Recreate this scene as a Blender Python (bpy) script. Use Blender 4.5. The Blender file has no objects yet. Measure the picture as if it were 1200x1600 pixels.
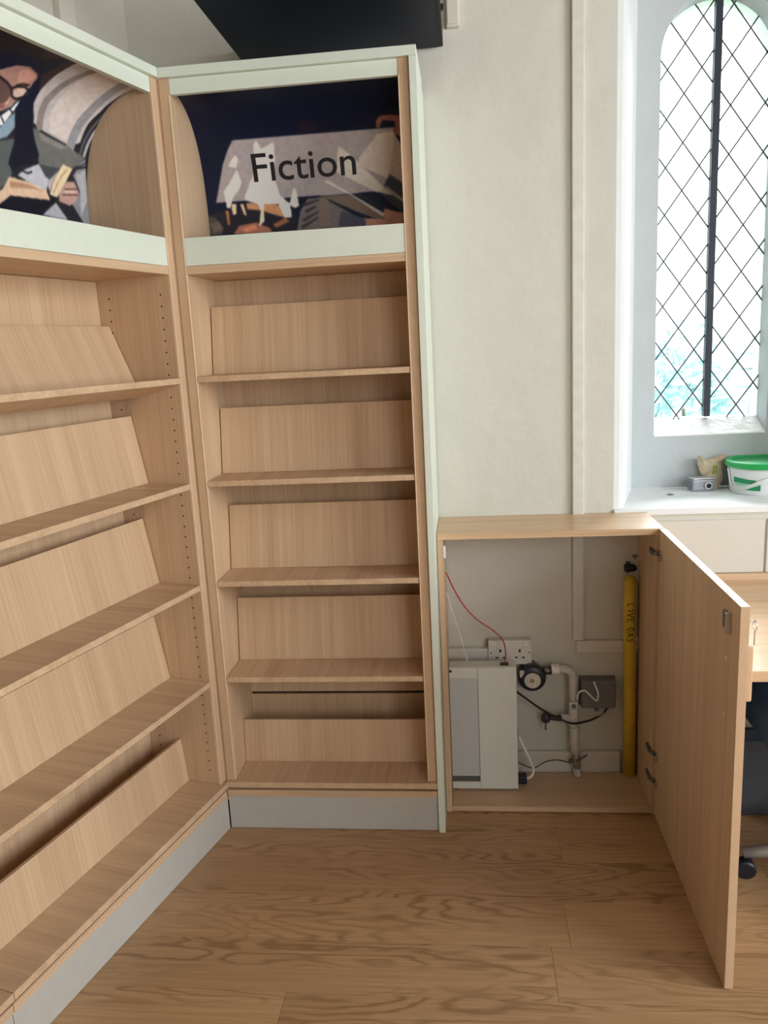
import bpy, bmesh, math, random
import numpy as np
from mathutils import Vector, Matrix

random.seed(7)
SC = bpy.context.scene
COL = SC.collection
PI = math.pi

# ------------------------------------------------------------------ camera
cam_data = bpy.data.cameras.new('camera')
cam = bpy.data.objects.new('camera', cam_data)
COL.objects.link(cam)
SC.camera = cam
cam_data.sensor_fit = 'VERTICAL'
cam_data.sensor_height = 36.0
cam_data.lens = 1240.7 / 1600 * 36.0
cam_data.clip_start = 0.02
yaw, pitch, roll = 0.1093, -0.2052, -0.0512
fw = Vector((-math.sin(yaw) * math.cos(pitch), math.cos(yaw) * math.cos(pitch), math.sin(pitch)))
rt = Vector((math.cos(yaw), math.sin(yaw), 0))
up = rt.cross(fw)
rt, up = rt * math.cos(roll) + up * math.sin(roll), up * math.cos(roll) - rt * math.sin(roll)
cm = Matrix((rt, up, -fw)).transposed().to_4x4()
cm.translation = Vector((0.7742, -2.2699, 1.5175))
cam.matrix_world = cm

# ------------------------------------------------------------------ sky, lights, exposure
world = bpy.data.worlds.new('overcast_sky')
SC.world = world
world.use_nodes = True
bg = world.node_tree.nodes['Background']
bg.inputs['Color'].default_value = (0.93, 0.97, 1.0, 1)
bg.inputs['Strength'].default_value = 3.2


def area_light(name, loc, target, sx, sy, power, col):
    l = bpy.data.lights.new(name, 'AREA')
    l.shape = 'RECTANGLE'
    l.size, l.size_y = sx, sy
    l.energy = power
    l.color = col
    o = bpy.data.objects.new(name, l)
    COL.objects.link(o)
    o.location = loc
    d = Vector(target) - Vector(loc)
    o.rotation_euler = d.to_track_quat('-Z', 'Y').to_euler()
    return o


# daylight lamps at unseen right and rear windows, added to match the lighting
area_light('unseen_right_window_light', (4.06, -1.9, 1.95), (0, -1.9, 1.75), 2.0, 2.0, 88, (0.90, 0.96, 1.0))
area_light('unseen_rear_window_light', (2.8, -4.4, 1.95), (2.4, 0, 1.3), 2.2, 2.0, 18, (1.0, 0.98, 0.95))
# hazy sun behind the leaded window
sun_d = bpy.data.lights.new('hazy_sun', 'SUN')
sun_d.energy = 20.0
sun_d.angle = math.radians(50)
sun_d.color = (0.97, 1.0, 1.0)
sun = bpy.data.objects.new('hazy_sun', sun_d)
COL.objects.link(sun)
sun.location = (3, 4, 4)
sun.rotation_euler = Vector((-0.30, -0.65, -0.60)).to_track_quat('-Z', 'Y').to_euler()

SC.view_settings.view_transform = 'Standard'
SC.view_settings.look = 'None'
SC.view_settings.exposure = 0.12
SC.view_settings.gamma = 1.0
SC.view_settings.use_curve_mapping = False

# ------------------------------------------------------------------ materials
MATS = {}


def srgb(r, g, b):
    def f(c):
        c /= 255.0
        return c / 12.92 if c <= 0.04045 else ((c + 0.055) / 1.055) ** 2.4
    return (f(r), f(g), f(b), 1.0)


def new_mat(name):
    m = bpy.data.materials.new(name)
    m.use_nodes = True
    nt = m.node_tree
    return m, nt, nt.nodes['Principled BSDF']


def nd(nt, typ, **kw):
    n = nt.nodes.new(typ)
    for k, v in kw.items():
        setattr(n, k, v)
    return n


def plain(name, rgb, rough=0.5, metal=0.0, var=0.06, scale=30.0, bump=0.0, spec=0.5):
    """one colour with a little procedural mottling"""
    if name in MATS:
        return MATS[name]
    m, nt, b = new_mat(name)
    tc = nd(nt, 'ShaderNodeTexCoord')
    ns = nd(nt, 'ShaderNodeTexNoise')
    ns.inputs['Scale'].default_value = scale
    ns.inputs['Detail'].default_value = 4
    nt.links.new(tc.outputs['Object'], ns.inputs['Vector'])
    rp = nd(nt, 'ShaderNodeValToRGB')
    c = srgb(*rgb)
    rp.color_ramp.elements[0].position = 0.3
    rp.color_ramp.elements[1].position = 0.7
    rp.color_ramp.elements[0].color = tuple(x * (1 - var) for x in c[:3]) + (1,)
    rp.color_ramp.elements[1].color = tuple(min(1, x * (1 + var)) for x in c[:3]) + (1,)
    nt.links.new(ns.outputs['Fac'], rp.inputs['Fac'])
    nt.links.new(rp.outputs['Color'], b.inputs['Base Color'])
    b.inputs['Roughness'].default_value = rough
    b.inputs['Metallic'].default_value = metal
    b.inputs['Specular IOR Level'].default_value = spec
    if bump:
        bp = nd(nt, 'ShaderNodeBump')
        bp.inputs['Strength'].default_value = bump
        bp.inputs['Distance'].default_value = 0.004
        nt.links.new(ns.outputs['Fac'], bp.inputs['Height'])
        nt.links.new(bp.outputs['Normal'], b.inputs['Normal'])
    MATS[name] = m
    return m


def wood(name, axis, dark, light, rough=0.42, fine=160.0, flat=None):
    """straight-grained oak laminate, grain along the given local axis"""
    if name in MATS:
        return MATS[name]
    m, nt, b = new_mat(name)
    tc = nd(nt, 'ShaderNodeTexCoord')
    oi = nd(nt, 'ShaderNodeObjectInfo')
    add = nd(nt, 'ShaderNodeVectorMath', operation='MULTIPLY_ADD')
    cb = nd(nt, 'ShaderNodeCombineXYZ')
    for i in range(3):
        nt.links.new(oi.outputs['Random'], cb.inputs[i])
    add.inputs[1].default_value = (7.3, 5.1, 3.7)
    nt.links.new(cb.outputs[0], add.inputs[0])
    nt.links.new(tc.outputs['Object'], add.inputs[2])

    def layer(scale_across, scale_along, detail):
        mp = nd(nt, 'ShaderNodeMapping')
        s = [scale_across] * 3
        s['xyz'.index(axis)] = scale_along
        if flat:
            s['xyz'.index(flat)] = 0.0
        mp.inputs['Scale'].default_value = s
        nt.links.new(add.outputs[0], mp.inputs['Vector'])
        n = nd(nt, 'ShaderNodeTexNoise')
        n.inputs['Scale'].default_value = 1.0
        n.inputs['Detail'].default_value = detail
        nt.links.new(mp.outputs[0], n.inputs['Vector'])
        return n
    n1 = layer(fine, 2.2, 3)
    n2 = layer(22.0, 0.7, 2)
    mx = nd(nt, 'ShaderNodeMix')
    mx.inputs['Factor'].default_value = 0.5
    nt.links.new(n1.outputs['Fac'], mx.inputs[2])
    nt.links.new(n2.outputs['Fac'], mx.inputs[3])
    rp = nd(nt, 'ShaderNodeValToRGB')
    rp.color_ramp.elements[0].position = 0.33
    rp.color_ramp.elements[1].position = 0.64
    rp.color_ramp.elements[0].color = srgb(*dark)
    rp.color_ramp.elements[1].color = srgb(*light)
    nt.links.new(mx.outputs[0], rp.inputs['Fac'])
    nt.links.new(rp.outputs['Color'], b.inputs['Base Color'])
    b.inputs['Roughness'].default_value = rough
    b.inputs['Specular IOR Level'].default_value = 0.4
    MATS[name] = m
    return m


def floor_wood():
    m, nt, b = new_mat('floor_oak')
    tc = nd(nt, 'ShaderNodeTexCoord')
    oi = nd(nt, 'ShaderNodeObjectInfo')
    cb = nd(nt, 'ShaderNodeCombineXYZ')
    for i in range(3):
        nt.links.new(oi.outputs['Random'], cb.inputs[i])
    off = nd(nt, 'ShaderNodeVectorMath', operation='MULTIPLY_ADD')
    off.inputs[1].default_value = (13.0, 7.0, 3.0)
    nt.links.new(cb.outputs[0], off.inputs[0])
    nt.links.new(tc.outputs['Object'], off.inputs[2])
    mp = nd(nt, 'ShaderNodeMapping')
    mp.inputs['Scale'].default_value = (2.0, 10.0, 1.0)
    nt.links.new(off.outputs[0], mp.inputs['Vector'])
    n = nd(nt, 'ShaderNodeTexNoise')
    n.inputs['Scale'].default_value = 1.0
    n.inputs['Detail'].default_value = 3.0
    n.inputs['Roughness'].default_value = 0.35
    nt.links.new(mp.outputs[0], n.inputs['Vector'])
    # contour lines of the slow noise read as cathedral grain
    mul = nd(nt, 'ShaderNodeMath', operation='MULTIPLY')
    mul.inputs[1].default_value = 30.0
    nt.links.new(n.outputs['Fac'], mul.inputs[0])
    pp = nd(nt, 'ShaderNodeMath', operation='PINGPONG')
    pp.inputs[1].default_value = 1.0
    nt.links.new(mul.outputs[0], pp.inputs[0])
    # the rings only show strongly in places
    mp3 = nd(nt, 'ShaderNodeMapping')
    mp3.inputs['Scale'].default_value = (1.0, 9.0, 1.0)
    mp3.inputs['Location'].default_value = (3.0, 1.0, 0)
    nt.links.new(off.outputs[0], mp3.inputs['Vector'])
    n3 = nd(nt, 'ShaderNodeTexNoise')
    n3.inputs['Scale'].default_value = 1.0
    nt.links.new(mp3.outputs[0], n3.inputs['Vector'])
    r3 = nd(nt, 'ShaderNodeMapRange')
    r3.inputs['From Min'].default_value = 0.42
    r3.inputs['From Max'].default_value = 0.62
    nt.links.new(n3.outputs['Fac'], r3.inputs['Value'])
    ring = nd(nt, 'ShaderNodeValToRGB')
    ring.color_ramp.elements[0].position = 0.08
    ring.color_ramp.elements[1].position = 0.55
    ring.color_ramp.elements[0].color = (1, 1, 1, 1)
    ring.color_ramp.elements[1].color = (0, 0, 0, 1)
    nt.links.new(pp.outputs[0], ring.inputs['Fac'])
    rm = nd(nt, 'ShaderNodeMath', operation='MULTIPLY')
    nt.links.new(ring.outputs['Color'], rm.inputs[0])
    nt.links.new(r3.outputs['Result'], rm.inputs[1])
    # fine pores
    mp2 = nd(nt, 'ShaderNodeMapping')
    mp2.inputs['Scale'].default_value = (5.0, 170.0, 1.0)
    nt.links.new(off.outputs[0], mp2.inputs['Vector'])
    n2 = nd(nt, 'ShaderNodeTexNoise')
    n2.inputs['Scale'].default_value = 1.0
    n2.inputs['Detail'].default_value = 3.0
    nt.links.new(mp2.outputs[0], n2.inputs['Vector'])
    base = nd(nt, 'ShaderNodeValToRGB')
    base.color_ramp.elements[0].position = 0.25
    base.color_ramp.elements[1].position = 0.75
    base.color_ramp.elements[0].color = srgb(170, 133, 95)
    base.color_ramp.elements[1].color = srgb(194, 157, 116)
    nt.links.new(n2.outputs['Fac'], base.inputs['Fac'])
    mix = nd(nt, 'ShaderNodeMix', data_type='RGBA')
    nt.links.new(base.outputs['Color'], mix.inputs[6])
    mix.inputs[7].default_value = srgb(138, 102, 68)
    rs = nd(nt, 'ShaderNodeMath', operation='MULTIPLY')
    rs.inputs[1].default_value = 0.75
    nt.links.new(rm.outputs[0], rs.inputs[0])
    nt.links.new(rs.outputs[0], mix.inputs[0])
    hsv = nd(nt, 'ShaderNodeHueSaturation')
    vr = nd(nt, 'ShaderNodeMapRange')
    vr.inputs['To Min'].default_value = 0.92
    vr.inputs['To Max'].default_value = 1.08
    nt.links.new(oi.outputs['Random'], vr.inputs['Value'])
    nt.links.new(vr.outputs[0], hsv.inputs['Value'])
    nt.links.new(mix.outputs[2], hsv.inputs['Color'])
    nt.links.new(hsv.outputs[0], b.inputs['Base Color'])
    b.inputs['Roughness'].default_value = 0.38
    b.inputs['Specular IOR Level'].default_value = 0.45
    return m


def plaster(name, rgb, bump=0.35, scale=9.0):
    if name in MATS:
        return MATS[name]
    m, nt, b = new_mat(name)
    tc = nd(nt, 'ShaderNodeTexCoord')
    n = nd(nt, 'ShaderNodeTexNoise')
    n.inputs['Scale'].default_value = scale
    n.inputs['Detail'].default_value = 5
    nt.links.new(tc.outputs['Object'], n.inputs['Vector'])
    rp = nd(nt, 'ShaderNodeValToRGB')
    c = srgb(*rgb)
    rp.color_ramp.elements[0].position = 0.3
    rp.color_ramp.elements[1].position = 0.7
    rp.color_ramp.elements[0].color = tuple(x * 0.965 for x in c[:3]) + (1,)
    rp.color_ramp.elements[1].color = c
    nt.links.new(n.outputs['Fac'], rp.inputs['Fac'])
    nt.links.new(rp.outputs['Color'], b.inputs['Base Color'])
    b.inputs['Roughness'].default_value = 0.75
    bp = nd(nt, 'ShaderNodeBump')
    bp.inputs['Strength'].default_value = bump
    bp.inputs['Distance'].default_value = 0.02
    nt.links.new(n.outputs['Fac'], bp.inputs['Height'])
    nt.links.new(bp.outputs['Normal'], b.inputs['Normal'])
    MATS[name] = m
    return m


def pane_glass():
    m, nt, b = new_mat('old_window_glass')
    nt.nodes.remove(b)
    tr = nd(nt, 'ShaderNodeBsdfTransparent')
    tr.inputs['Color'].default_value = (0.95, 0.98, 0.98, 1)
    gl = nd(nt, 'ShaderNodeBsdfGlossy')
    gl.inputs['Roughness'].default_value = 0.06
    fr = nd(nt, 'ShaderNodeFresnel')
    fr.inputs['IOR'].default_value = 1.35
    tc = nd(nt, 'ShaderNodeTexCoord')
    n = nd(nt, 'ShaderNodeTexNoise')
    n.inputs['Scale'].default_value = 14
    nt.links.new(tc.outputs['Object'], n.inputs['Vector'])
    bp = nd(nt, 'ShaderNodeBump')
    bp.inputs['Strength'].default_value = 0.2
    nt.links.new(n.outputs['Fac'], bp.inputs['Height'])
    nt.links.new(bp.outputs['Normal'], gl.inputs['Normal'])
    mx = nd(nt, 'ShaderNodeMixShader')
    nt.links.new(fr.outputs[0], mx.inputs[0])
    nt.links.new(tr.outputs[0], mx.inputs[1])
    nt.links.new(gl.outputs[0], mx.inputs[2])
    nt.links.new(mx.outputs[0], nt.nodes['Material Output'].inputs['Surface'])
    return m


def print_mat(name):
    m, nt, b = new_mat(name)
    at = nd(nt, 'ShaderNodeVertexColor')
    at.layer_name = 'print'
    nt.links.new(at.outputs['Color'], b.inputs['Base Color'])
    b.inputs['Roughness'].default_value = 0.45
    b.inputs['Specular IOR Level'].default_value = 0.3
    return m


OAK_D, OAK_L = (193, 161, 129), (218, 188, 154)
WV = wood('oak_upright_grain', 'z', OAK_D, OAK_L)
WX = wood('oak_lengthwise_grain', 'x', OAK_D, OAK_L)
WY = wood('oak_crosswise_grain', 'y', OAK_D, OAK_L, fine=90)
WB_ = wood('oak_board_grain', 'z', OAK_D, OAK_L, flat='y')
WF = floor_wood()
WALL = plaster('cream_plaster', (210, 208, 198))
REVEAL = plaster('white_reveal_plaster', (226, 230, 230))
CEIL = wood('unseen_dark_ceiling', 'x', (92, 70, 50), (122, 96, 70), 0.7, fine=40)  # unseen ceiling, made dark timber to cut the bounced light
TRIMW = plain('cream_gloss_paint', (214, 210, 200), 0.4, var=0.015)
GREENW = plain('pale_green_white_laminate', (222, 230, 216), 0.4, var=0.015)
PLINTH = plain('grey_plinth_foil', (190, 187, 180), 0.4, var=0.03)
BLACK = plain('black_plastic', (22, 23, 28), 0.4)
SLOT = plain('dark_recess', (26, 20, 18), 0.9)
SCREEN = plain('black_screen_glass', (16, 24, 44), 0.5, var=0.2, scale=3, spec=0.2)
CHROME = plain('chrome', (200, 200, 205), 0.25, metal=1.0)
STEEL = plain('dull_steel', (120, 118, 116), 0.4, metal=0.9)
WHITEP = plain('white_plastic', (232, 230, 226), 0.35)
BOXM = plain('pale_grey_powder_coat', (218, 219, 212), 0.45, var=0.015)
BOXD = plain('grey_recessed_steel', (196, 199, 197), 0.4, var=0.02)
PIPEW = plain('taped_white_pipe', (206, 202, 194), 0.6, var=0.12, scale=60, bump=0.4)
YEL = plain('yellow_gas_paint', (210, 178, 56), 0.4, var=0.10, scale=25)
LEAD = plain('lead_came', (92, 94, 102), 0.6)
IRON = plain('window_iron_bar', (52, 58, 70), 0.5, metal=0.3)
GREYB = plain('mid_grey_plastic', (112, 113, 116), 0.5)
RED = plain('red_cable_sheath', (190, 52, 50), 0.45)
NAVY = plain('navy_fabric', (44, 72, 102), 0.85, scale=200, var=0.2)
GREENP = plain('green_plastic', (24, 170, 86), 0.35, var=0.03)
GLASS = pane_glass()

# ------------------------------------------------------------------ mesh helpers


def box(bm, x0, x1, y0, y1, z0, z1):
    v = [bm.verts.new((x, y, z)) for x in (x0, x1) for y in (y0, y1) for z in (z0, z1)]
    for f in ((0, 1, 3, 2), (4, 6, 7, 5), (0, 4, 5, 1), (2, 3, 7, 6), (0, 2, 6, 4), (1, 5, 7, 3)):
        bm.faces.new([v[i] for i in f])
    return v


def fix(bm):
    bmesh.ops.recalc_face_normals(bm, faces=bm.faces[:])


def obj(name, bm, mat, parent=None, bevel=0.0, smooth=False, segs=2):
    fix(bm)
    if bevel:
        es = [e for e in bm.edges if len(e.link_faces) == 2 and e.calc_face_angle(0) > 0.5]
        bmesh.ops.bevel(bm, geom=es, offset=bevel, segments=segs, affect='EDGES', profile=0.6, clamp_overlap=True)
    me = bpy.data.meshes.new(name)
    bm.to_mesh(me)
    bm.free()
    me.materials.append(mat)
    if smooth:
        for p in me.polygons:
            p.use_smooth = True
    o = bpy.data.objects.new(name, me)
    COL.objects.link(o)
    if parent is not None:
        o.parent = parent
    return o


def bx(name, d, mat, parent=None, bevel=0.0012):
    bm = bmesh.new()
    box(bm, *d)
    return obj(name, bm, mat, parent, bevel)


def prism(bm, pts, axis, a0, a1):
    """extrude a 2-D outline along an axis; pts are the other two coordinates in xyz order"""
    def mk(p, a):
        c = list(p)
        c.insert('xyz'.index(axis), a)
        return bm.verts.new(c)
    A = [mk(p, a0) for p in pts]
    B = [mk(p, a1) for p in pts]
    n = len(pts)
    bm.faces.new(A)
    bm.faces.new(B[::-1])
    for i in range(n):
        bm.faces.new([A[i], A[(i + 1) % n], B[(i + 1) % n], B[i]])


def catmull(pts, n=8):
    P = [Vector(p) for p in pts]
    P = [P[0] * 2 - P[1]] + P + [P[-1] * 2 - P[-2]]
    out = []
    for i in range(1, len(P) - 2):
        a, b, c, d = P[i - 1:i + 3]
        for k in range(n):
            t = k / n
            out.append(0.5 * ((2 * b) + (c - a) * t + (2 * a - 5 * b + 4 * c - d) * t * t + (3 * b - a - 3 * c + d) * t ** 3))
    out.append(P[-2])
    return out


def tube(bm, pts, r, sides=8, smooth=0, caps=True):
    P = catmull(pts, smooth) if smooth else [Vector(p) for p in pts]
    R = r if isinstance(r, (list, tuple)) else [r] * len(P)
    prev = None
    rings = []
    for i, p in enumerate(P):
        t = (P[min(i + 1, len(P) - 1)] - P[max(i - 1, 0)]).normalized()
        if prev is None:
            n = t.orthogonal().normalized()
        else:
            n = (prev - t * prev.dot(t)).normalized()
        prev = n
        b = t.cross(n)
        rings.append([bm.verts.new(p + (n * math.cos(2 * PI * k / sides) + b * math.sin(2 * PI * k / sides)) * R[i]) for k in range(sides)])
    for i in range(len(rings) - 1):
        for k in range(sides):
            bm.faces.new([rings[i][k], rings[i][(k + 1) % sides], rings[i + 1][(k + 1) % sides], rings[i + 1][k]])
    if caps:
        bm.faces.new(rings[0][::-1])
        bm.faces.new(rings[-1])


def lathe(bm, prof, centre, axis='z', sides=28):
    """prof: (radius, height) pairs, closed at both ends"""
    c = Vector(centre)
    ax = {'x': Vector((1, 0, 0)), 'y': Vector((0, 1, 0)), 'z': Vector((0, 0, 1))}[axis]
    n = ax.orthogonal().normalized()
    b = ax.cross(n)
    rings = []
    for r, h in prof:
        rings.append([bm.verts.new(c + ax * h + (n * math.cos(2 * PI * k / sides) + b * math.sin(2 * PI * k / sides)) * max(r, 1e-5)) for k in range(sides)])
    for i in range(len(rings) - 1):
        for k in range(sides):
            bm.faces.new([rings[i][k], rings[i][(k + 1) % sides], rings[i + 1][(k + 1) % sides], rings[i + 1][k]])
    bm.faces.new(rings[0][::-1])
    bm.faces.new(rings[-1])


def tag(o, label, cat, group=None):
    o['label'] = label
    o['category'] = cat
    if group:
        o['group'] = group
    return o


def thing(name, label, cat, loc=(0, 0, 0), rotz=0.0, group=None):
    o = bpy.data.objects.new(name, None)
    o.empty_display_size = 0.05
    COL.objects.link(o)
    o.location = loc
    o.rotation_euler = (0, 0, rotz)
    return tag(o, label, cat, group)


def struct(o):
    o['kind'] = 'structure'
    return o


def lathe_obj(name, prof, centre, mat, parent=None, axis='z', sides=28):
    bm = bmesh.new()
    lathe(bm, prof, centre, axis, sides)
    return obj(name, bm, mat, parent, smooth=False)


def tube_obj(name, pts, r, mat, parent=None, sides=8, smooth=0):
    bm = bmesh.new()
    tube(bm, pts, r, sides, smooth)
    return obj(name, bm, mat, parent, smooth=True)


def settle(root, base):
    """put a thing's origin at its base: shift its meshes the other way"""
    b = Vector(base)
    done = set()

    def sh(o):
        if o.type == 'MESH' and o.data.name not in done:
            o.data.transform(Matrix.Translation(-b))
            done.add(o.data.name)
        for c in o.children:
            sh(c)
    sh(root)
    root.location = b
    return root


# ================================================================== THE ROOM
YW = 0.345            # room face of the back wall
PHI = 0.2581          # the left-hand wall leans 14.8 degrees off square
L0 = Vector((-0.0404, -0.0315, 0))
LROT = PI / 2 - PHI
HC = 3.6

floor = struct(bx('floor', (-2.0, 4.3, -4.6, 0.86, -0.06, -0.009), plain('screed', (90, 80, 70), 0.9)))
plank_me = {}


def plank(x0, x1, y0):
    L = round(x1 - x0, 3)
    if L not in plank_me:
        bm = bmesh.new()
        box(bm, 0, L - 0.0008, 0, 0.1714, -0.009, 0)
        fix(bm)
        me = bpy.data.meshes.new('plank')
        bm.to_mesh(me)
        bm.free()
        me.materials.append(WF)
        plank_me[L] = me
    o = bpy.data.objects.new('plank', plank_me[L])
    COL.objects.link(o)
    o.location = (x0, y0, 0)
    o.parent = floor


for k in range(2, -26, -1):
    y0 = -0.146 + 0.172 * k
    st = {-1: 0.33, 0: 1.02, -3: 0.95, -2: -0.25, -4: 0.30}.get(k, random.uniform(-0.9, 0.2))
    if y0 + 0.172 > YW - 0.001:
        continue
    x = st
    while x > -1.55:
        x -= 1.25
    while x < 4.15:
        a, b = max(x, -1.6), min(x + 1.25, 4.2)
        if b - a > 0.05:
            plank(a, b, y0)
        x += 1.25
bx_last = struct(bx('trim_1', (-0.2, 4.2, 0.197, YW, -0.009, -0.0005), WF, bevel=0))

struct(bx('ceiling', (-2.0, 4.3, -4.6, 0.86, HC, HC + 0.1), CEIL))
struct(bx('wall_back', (-0.9, 1.245, YW, 0.86, 0, HC), WALL, bevel=0))

# window recess
bm = bmesh.new()
RX0, RX1 = 1.372, 1.925
jamb = [(1.245, YW), (1.262, YW + 0.004), (1.276, YW + 0.016), (1.286, YW + 0.04), (1.30, YW + 0.09), (RX0, 0.70), (RX0, 0.86), (1.245, 0.86)]
prism(bm, jamb, 'z', 0.957, HC)
mx_ = RX0 + RX1
prism(bm, [(mx_ - x, y) for x, y in jamb], 'z', 0.957, HC)
struct(obj('wall_jambs', bm, REVEAL))
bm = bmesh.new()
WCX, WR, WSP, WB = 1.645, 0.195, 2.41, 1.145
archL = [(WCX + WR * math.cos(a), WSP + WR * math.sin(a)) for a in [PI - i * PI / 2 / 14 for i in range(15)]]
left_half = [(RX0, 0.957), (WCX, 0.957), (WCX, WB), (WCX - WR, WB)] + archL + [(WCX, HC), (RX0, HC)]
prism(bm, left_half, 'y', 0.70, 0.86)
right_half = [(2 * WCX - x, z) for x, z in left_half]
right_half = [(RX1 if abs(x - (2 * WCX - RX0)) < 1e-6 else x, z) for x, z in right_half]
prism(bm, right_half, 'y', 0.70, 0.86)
rec = struct(obj('wall_recess', bm, plaster('shaded_recess_plaster', (188, 195, 197))))  # backlit shade of the recess face is put into this colour
bm = bmesh.new()
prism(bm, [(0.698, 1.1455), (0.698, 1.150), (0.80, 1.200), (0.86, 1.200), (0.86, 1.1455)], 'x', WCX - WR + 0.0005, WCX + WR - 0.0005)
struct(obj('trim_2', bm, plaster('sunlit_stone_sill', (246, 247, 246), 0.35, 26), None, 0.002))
bm = bmesh.new()
box(bm, 1.245, mx_ - 1.245, YW, 0.86, 0, 0.935)
struct(obj('wall_below_window', bm, WALL))
bm = bmesh.new()
box(bm, mx_ - 1.245, 4.2, YW, 0.86, 0, HC)
struct(obj('wall_back_far', bm, WALL))
bm = bmesh.new()
box(bm, 1.245, mx_ - 1.245, YW - 0.012, 0.70, 0.935, 0.957)
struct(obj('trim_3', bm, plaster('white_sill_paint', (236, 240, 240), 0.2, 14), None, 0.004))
# boarded panel under the sill
struct(bx('trim_4', (1.372, 1.722, YW - 0.008, YW, 0.735, 0.913), TRIMW, bevel=0.002))
struct(bx('trim_5', (1.730, 2.25, YW - 0.008, YW, 0.735, 0.913), TRIMW, bevel=0.002))

# left wall, in line with the long bookcase
wl = struct(bx('wall_left', (-5.0, 0.42, 0.285, 0.45, 0, HC), plaster('left_wall_plaster', (206, 202, 190)), bevel=0))
wl.location = L0
wl.rotation_euler = (0, 0, LROT)
tr = struct(bx('trim_6', (-0.003, 0.062, 0.262, 0.285, 0.0, HC), TRIMW, bevel=0.004))
tr.location = L0
tr.rotation_euler = (0, 0, LROT)

# unseen right and rear walls, window openings added for the fill light
bm = bmesh.new()
for d in ((4.2, 4.3, -4.6, -2.9, 0, HC), (4.2, 4.3, -0.9, 0.86, 0, HC), (4.2, 4.3, -2.9, -0.9, 0, 0.95), (4.2, 4.3, -2.9, -0.9, 2.95, HC)):
    box(bm, *d)
struct(obj('wall_right', bm, WALL))
bm = bmesh.new()
for d in ((-2.0, 1.7, -4.6, -4.5, 0, HC), (3.9, 4.3, -4.6, -4.5, 0, HC), (1.7, 3.9, -4.6, -4.5, 0, 0.95), (1.7, 3.9, -4.6, -4.5, 2.95, HC)):
    box(bm, *d)
struct(obj('wall_rear', bm, plaster('rear_wall_plaster', (168, 163, 152))))  # unseen wall, plaster darkened to cut the bounced light

# surface trims on the back wall
struct(bx('trim_7', (1.112, 1.148, YW - 0.016, YW, 0.508, HC), plain('trunking_paint', (214, 212, 203), 0.45), bevel=0.003))
struct(bx('trim_8', (1.124, 1.327, YW - 0.016, YW, 0.461, 0.506), TRIMW, bevel=0.003))
struct(bx('trim_9', (0.674, 0.83, YW - 0.03, YW, 0.432, 0.487), TRIMW, bevel=0.006))
struct(bx('trim_10', (0.674, 0.83, YW - 0.012, YW, 0.34, 0.428), plain('rail_shadow_grey', (120, 118, 114), 0.8), bevel=0.001))  # grey strip standing in for the shadow below the rail
struct(bx('baseboard_back', (0.674, 1.272, YW - 0.018, YW, 0.0, 0.096), TRIMW, bevel=0.004))

# ------------------------------------------------------------------ leaded window
window = bpy.data.objects.new('window_1', None)
COL.objects.link(window)
struct(window)
window.location = (WCX, 0.80, 1.20)
WO = Vector((WCX, 0.80, 1.20))


def clip(poly, a, b):
    """keep the part of a convex polygon on the left of the line a->b"""
    out = []
    n = len(poly)

    def side(p):
        return (b[0] - a[0]) * (p[1] - a[1]) - (b[1] - a[1]) * (p[0] - a[0])
    for i in range(n):
        p, q = poly[i], poly[(i + 1) % n]
        sp, sq = side(p), side(q)
        if sp >= 0:
            out.append(p)
        if sp * sq < 0:
            t = sp / (sp - sq)
            out.append((p[0] + (q[0] - p[0]) * t, p[1] + (q[1] - p[1]) * t))
    return out


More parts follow.
